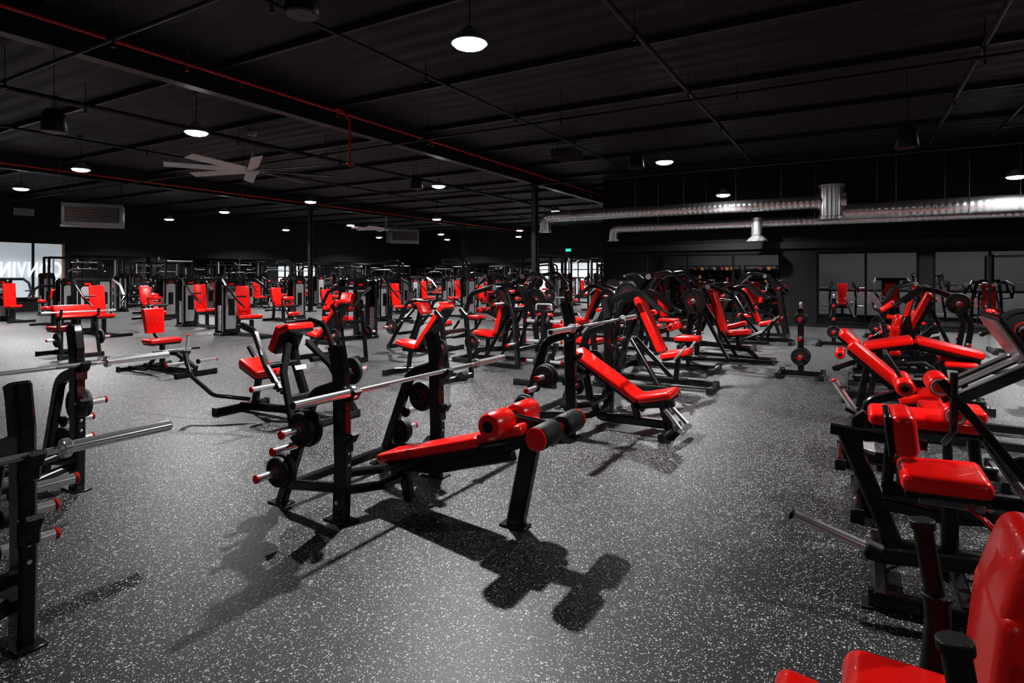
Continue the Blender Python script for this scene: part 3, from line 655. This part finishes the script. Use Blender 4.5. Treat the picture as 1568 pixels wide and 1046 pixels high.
def pipe(name,pts,r,mat,fil=0,hang=True):
    b=B(); b.rod(pts,r,0,fil=fil)
    P=[V(p) for p in pts]
    if hang and not fil:
        d=P[-1]-P[0]; n=int(d.length/3)
        for i in range(n+1):
            q=P[0]+d*((i+.5)/(n+1)); b.cyl(q,(q.x,q.y,H-.01),.006,0,6); b.cyl(q-d.normalized()*.02,q+d.normalized()*.02,r*1.35,0,10)
            b.cyl(q+V((0,0,-r)),q+V((0,0,-r-.07)),.014,0,8); b.cyl(q+V((0,0,-r-.07)),q+V((0,0,-r-.08)),.03,0,8)
    return link(bpy.data.objects.new(name,b.mesh(name,[mat])))
pipe('sprinkler_pipe',[(-8.35,-7.9,4.56),(-8.35,35,4.56)],.025,redp)
pipe('sprinkler_pipe',[(-19.3,-7.9,4.45),(-19.3,35,4.45)],.025,redp)
pipe('ceiling_pipe',[(-11.3,-7.9,4.38),(-11.3,35,4.38)],.05,steel)
pipe('ceiling_pipe',[(-2.35,-7.9,4.5),(-2.35,19.2,4.5)],.035,steel)
pipe('ceiling_pipe',[(1.45,-7.9,4.5),(1.45,19.2,4.5)],.035,steel); pipe('ceiling_pipe',[(2.6,-7.9,4.56),(2.6,19.2,4.56)],.03,steel)
pipe('ceiling_pipe',[(-5.6,-7.9,4.52),(-5.6,19.2,4.52)],.025,steel); pipe('ceiling_pipe',[(-14.8,-7.9,4.5),(-14.8,35,4.5)],.03,steel)
for yy in(3.6,9.5,16.0): pipe('ceiling_pipe',[(-29.9,yy,4.28),(5.9,yy,4.28)],.025,steel)
pipe('sprinkler_drop_pipe',[(-8.2,7.55,4.5),(-8.0,7.6,4.5),(-7.9,7.7,4.3),(-7.9,7.7,3.55)],.022,redp,fil=.08)
b=B(); b.cyl((0,0,0),(0,0,.03),.07,0,16); b.cyl((0,0,-.05),(0,0,0),.03,0,12); o=link(bpy.data.objects.new('sprinkler_head',b.mesh('sprinkler_head',[redp]))); o.location=(-7.9,7.7,3.52)
def duct():
    b=B(); b.rod([(-9.2,18,3.0),(-9.2,18,3.5),(-.75,18,3.5)],.18,0,fil=.35,seg=24,n=8)
    b.cyl((-9.2,18,2.98),(-9.2,18,3.06),.21,0,24)
    b.cyl((-.55,18,3.05),(-.55,18,3.9),.3,0,28,.04); b.cyl((-.9,18,3.5),(-.2,18,3.5),.22,0,24); b.cyl((-.55,18,3.0),(-.55,18,3.08),.34,0,28); b.cyl((-.55,18,3.88),(-.55,18,3.93),.34,0,28)
    b.rod([(-.3,18,3.2),(5.9,18,3.2)],.22,0,seg=24)
    for x in(-7.5,-6,-4.5,-3,-1.8): b.cyl((x-.03,18,3.5),(x+.03,18,3.5),.192,0,24); b.cyl((x,18,3.6),(x,18,4.79),.006,0,6)
    for x in(.9,2.4,3.9,5.2): b.cyl((x-.03,18,3.2),(x+.03,18,3.2),.232,0,24); b.cyl((x,18,3.3),(x,18,4.79),.006,0,6)
    link(bpy.data.objects.new('spiral_air_duct',b.mesh('spiral_air_duct',[galv])))
    b=B(); b.rod([(-7.0,18.75,2.68),(-7.0,18.75,3.06),(5.9,18.75,3.06)],.14,0,fil=.3,seg=24,n=8)
    b.cyl((-7.0,18.75,2.64),(-7,18.75,2.7),.2,0,24)
    b.cyl((-2.5,18.6,2.6),(-2.5,18.6,3.2),.16,0,24); b.lathe([(.01,0),(.3,0),(.3,.03),(.16,.16),(.16,.2)],(-2.5,18.6,2.5),(0,0,1),0,24)
    for x in(-5.5,-4,-1,.5,2,3.5): b.cyl((x-.03,18.75,3.06),(x+.03,18.75,3.06),.152,0,24); b.cyl((x,18.75,3.1),(x,18.75,4.79),.006,0,6)
    link(bpy.data.objects.new('spiral_air_duct',b.mesh('spiral_air_duct',[galv])))
duct()
# lamps ----------------------------------------------------------------------
lens=emis('lamp_lens',(1,1,1),40); house=simple('lamp_housing',(.45,.45,.46),.35,.5); cordm=steel
def lampmesh():
    b=B()
    b.lathe([(.001,-.05),(.1,-.045),(.16,-.025),(.18,0)],(0,0,0),(0,0,1),1,32)
    b.lathe([(.18,0),(.195,.0),(.195,.02),(.17,.035),(.11,.05),(.1,.13),(.085,.15),(.05,.16),(.02,.2),(.001,.2)],(0,0,0),(0,0,1),0,32)
    for i in range(16):
        a=i*math.pi/8; b.box((math.cos(a)*.13,math.sin(a)*.13,.06),(.06,.006,.05),(0,0,math.degrees(a)),mat=0,r=0)
    return b
LM={}
def lamp(x,y,z=4.0,P=170):
    if z not in LM:
        b=lampmesh(); b.cyl((0,0,.19),(0,0,H-z-.002),.006,2,6); b.cyl((0,0,H-z-.05),(0,0,H-z-.002),.05,2,12); LM[z]=b.mesh('pendant_lamp',[house,lens,cordm])
    o=link(bpy.data.objects.new('pendant_lamp',LM[z])); o.location=(x,y,z)
    l=bpy.data.lights.new('lamp_light','AREA'); l.shape='DISK'; l.size=.14; l.energy=P; l.spread=R(145)
    lo=link(bpy.data.objects.new('lamp_light',l)); lo.parent=o; lo.location=(0,0,-.06)
lamp(-3.6,5.25,4.0,310); lamp(-3.64,12.9,4.0,320)
for x,y in((-9.97,6.1),(-15.8,6.85),(-20.8,7.5),(-26.3,8.0),(-10.1,13.2),(-16,13.8),(-21.5,14.3),(-26.4,14.9),(-10.1,20.7),(-16.1,20.9),(-21.7,21.2),(-27,21.6),(-10.1,28.3),(-16.1,28.4),(-21.7,28.6),(-27,28.9),(-12.8,33),(-18.8,33),(-24.5,33)): lamp(x,y,4.0,290)
for x in(-3.6,-10,-16,-21.5,-26.5): lamp(x,-2.5,4.0,30)
for x,y,z,P in((3.1,5.6,4,210),(3.1,-2.5,4,50),(3.0,12.6,4,240),(3.1,17.0,3.7,160),(-3.2,17.2,3.75,160)): lamp(x,y,z,P)
# fans -----------------------------------------------------------------------
whitem=simple('fan_grey_paint',(.5,.5,.51),.4)
def fan(x,y,z=3.85,r=1.75,nb=8):
    b=B(); b.cyl((0,0,0),(0,0,.16),.17,0,24,.03); b.lathe([(.001,-.05),(.1,-.04),(.15,0)],(0,0,0),(0,0,1),0,24); b.cyl((0,0,.1),(0,0,H-z-.002),.035,0,12); b.cyl((0,0,H-z-.1),(0,0,H-z-.002),.1,0,12)
    for i in range(nb):
        a=i*360/nb+12; e=M.Rotation(R(a),3,'Z')
        b.box(e@V((.17+(r-.17)/2,0,.05)),(r-.17,.24,.018),(16,0,a),r=.006)
    o=link(bpy.data.objects.new('ceiling_fan',b.mesh('ceiling_fan',[whitem]))); o.location=(x,y,z)
fan(-11.9,8.6); fan(-20.9,22.9)
b=B(); b.box((0,0,0),(.6,.6,.22),mat=0,r=.01)
for k in range(6): b.box((0,-.25+k*.1,-.12),(.56,.06,.01),(25,0,0),mat=0,r=0)
for sx in(-.25,.25): b.cyl((sx,0,.1),(sx,0,.299),.008,0,6)
o=link(bpy.data.objects.new('ceiling_air_diffuser',b.mesh('ceiling_air_diffuser',[simple('dark_grey_metal',(.05,.05,.05),.4)]))); o.location=(-6.2,13.3,4.5)
def speaker(x,y,z):
    b=B(); b.lathe([(.001,0),(.15,0),(.16,.02),(.13,.26),(.1,.31),(.001,.32)],(0,0,0),(0,0,1),0,24); b.lathe([(.13,-.004),(.02,-.004)],(0,0,0),(0,0,1),0,24)
    b.cyl((0,0,.3),(0,0,H-z-.002),.005,0,6); b.rod([(-.08,0,.28),(-.05,0,.42),(.05,0,.42),(.08,0,.28)],.006,0,fil=.02)
    o=link(bpy.data.objects.new('hanging_speaker',b.mesh('hanging_speaker',[steel]))); o.location=(x,y,z)
for p,z in(((-9.66,3.86),3.5),((.68,10.8),3.45),((-3.9,11.75),3.7),((-9.9,12.0),3.75),((-4.4,3.7),3.9)): speaker(p[0],p[1],z)
hvm=simple('hvac_steel',(.4,.4,.41),.35,.4)
def hvac(x,y,z,rot):
    b=B(); b.box((0,0,.4),(1.7,.9,.75),r=.03,seg=2); b.box((0,-.46,.38),(1.5,.02,.5),mat=1)
    for k in range(9): b.box((0,-.48,.16+k*.055),(1.46,.02,.012),(30,0,0),mat=0,r=0)
    b.box((0,-.3,-.0),(1.74,.3,.06),mat=0)
    for sx in(-.8,.8):
        for sy in(-.4,.4): b.cyl((sx,sy,.7),(sx,sy,H-z-.005),.008,1,6)
    o=link(bpy.data.objects.new('hvac_unit',b.mesh('hvac_unit',[hvm,steel]))); o.location=(x,y,z); o.rotation_euler=(0,0,R(rot))
hvac(-22.5,10.15,3.15,60); hvac(-23.0,26.6,3.4,60)
b=B(); b.box((0,0,0),(.7,.04,.3),mat=0)
for k in range(6): b.box((0,-.025,-.12+k*.045),(.62,.02,.012),(25,0,0),mat=1)
o=link(bpy.data.objects.new('wall_vent_grille',b.mesh('wall_vent_grille',[house,steel]))); o.location=(-29.96,10.9,4.15); o.rotation_euler=(0,0,R(90))
b=B(); b.box((0,0,0),(.45,.04,.26),mat=0); b.box((0,-.022,0),(.38,.006,.18),mat=1)
o=link(bpy.data.objects.new('exit_sign',b.mesh('exit_sign',[steel,emis('exit_green',(0.02,.8,.3),2)]))); o.location=(-16.6,35.9,3.2)

# ---------------------------------------------------------------- camera
cam=bpy.data.cameras.new('camera'); co=link(bpy.data.objects.new('camera',cam)); co.location=(0,0,1.5); co.rotation_euler=(R(90),0,R(30.3))
cam.sensor_width=36; cam.lens=36*900/1568; cam.shift_y=-(523-422)/1568; cam.clip_start=.05
bpy.context.scene.camera=co
w=bpy.data.worlds.new('world'); bpy.context.scene.world=w; w.use_nodes=True; w.node_tree.nodes['Background'].inputs[0].default_value=(.01,.01,.01,1)
vs=bpy.context.scene.view_settings; vs.view_transform='Standard'; vs.exposure=0; vs.gamma=1
try: vs.look='Medium High Contrast'
except Exception as e:
    print('look unavailable',e); vs.look='None'
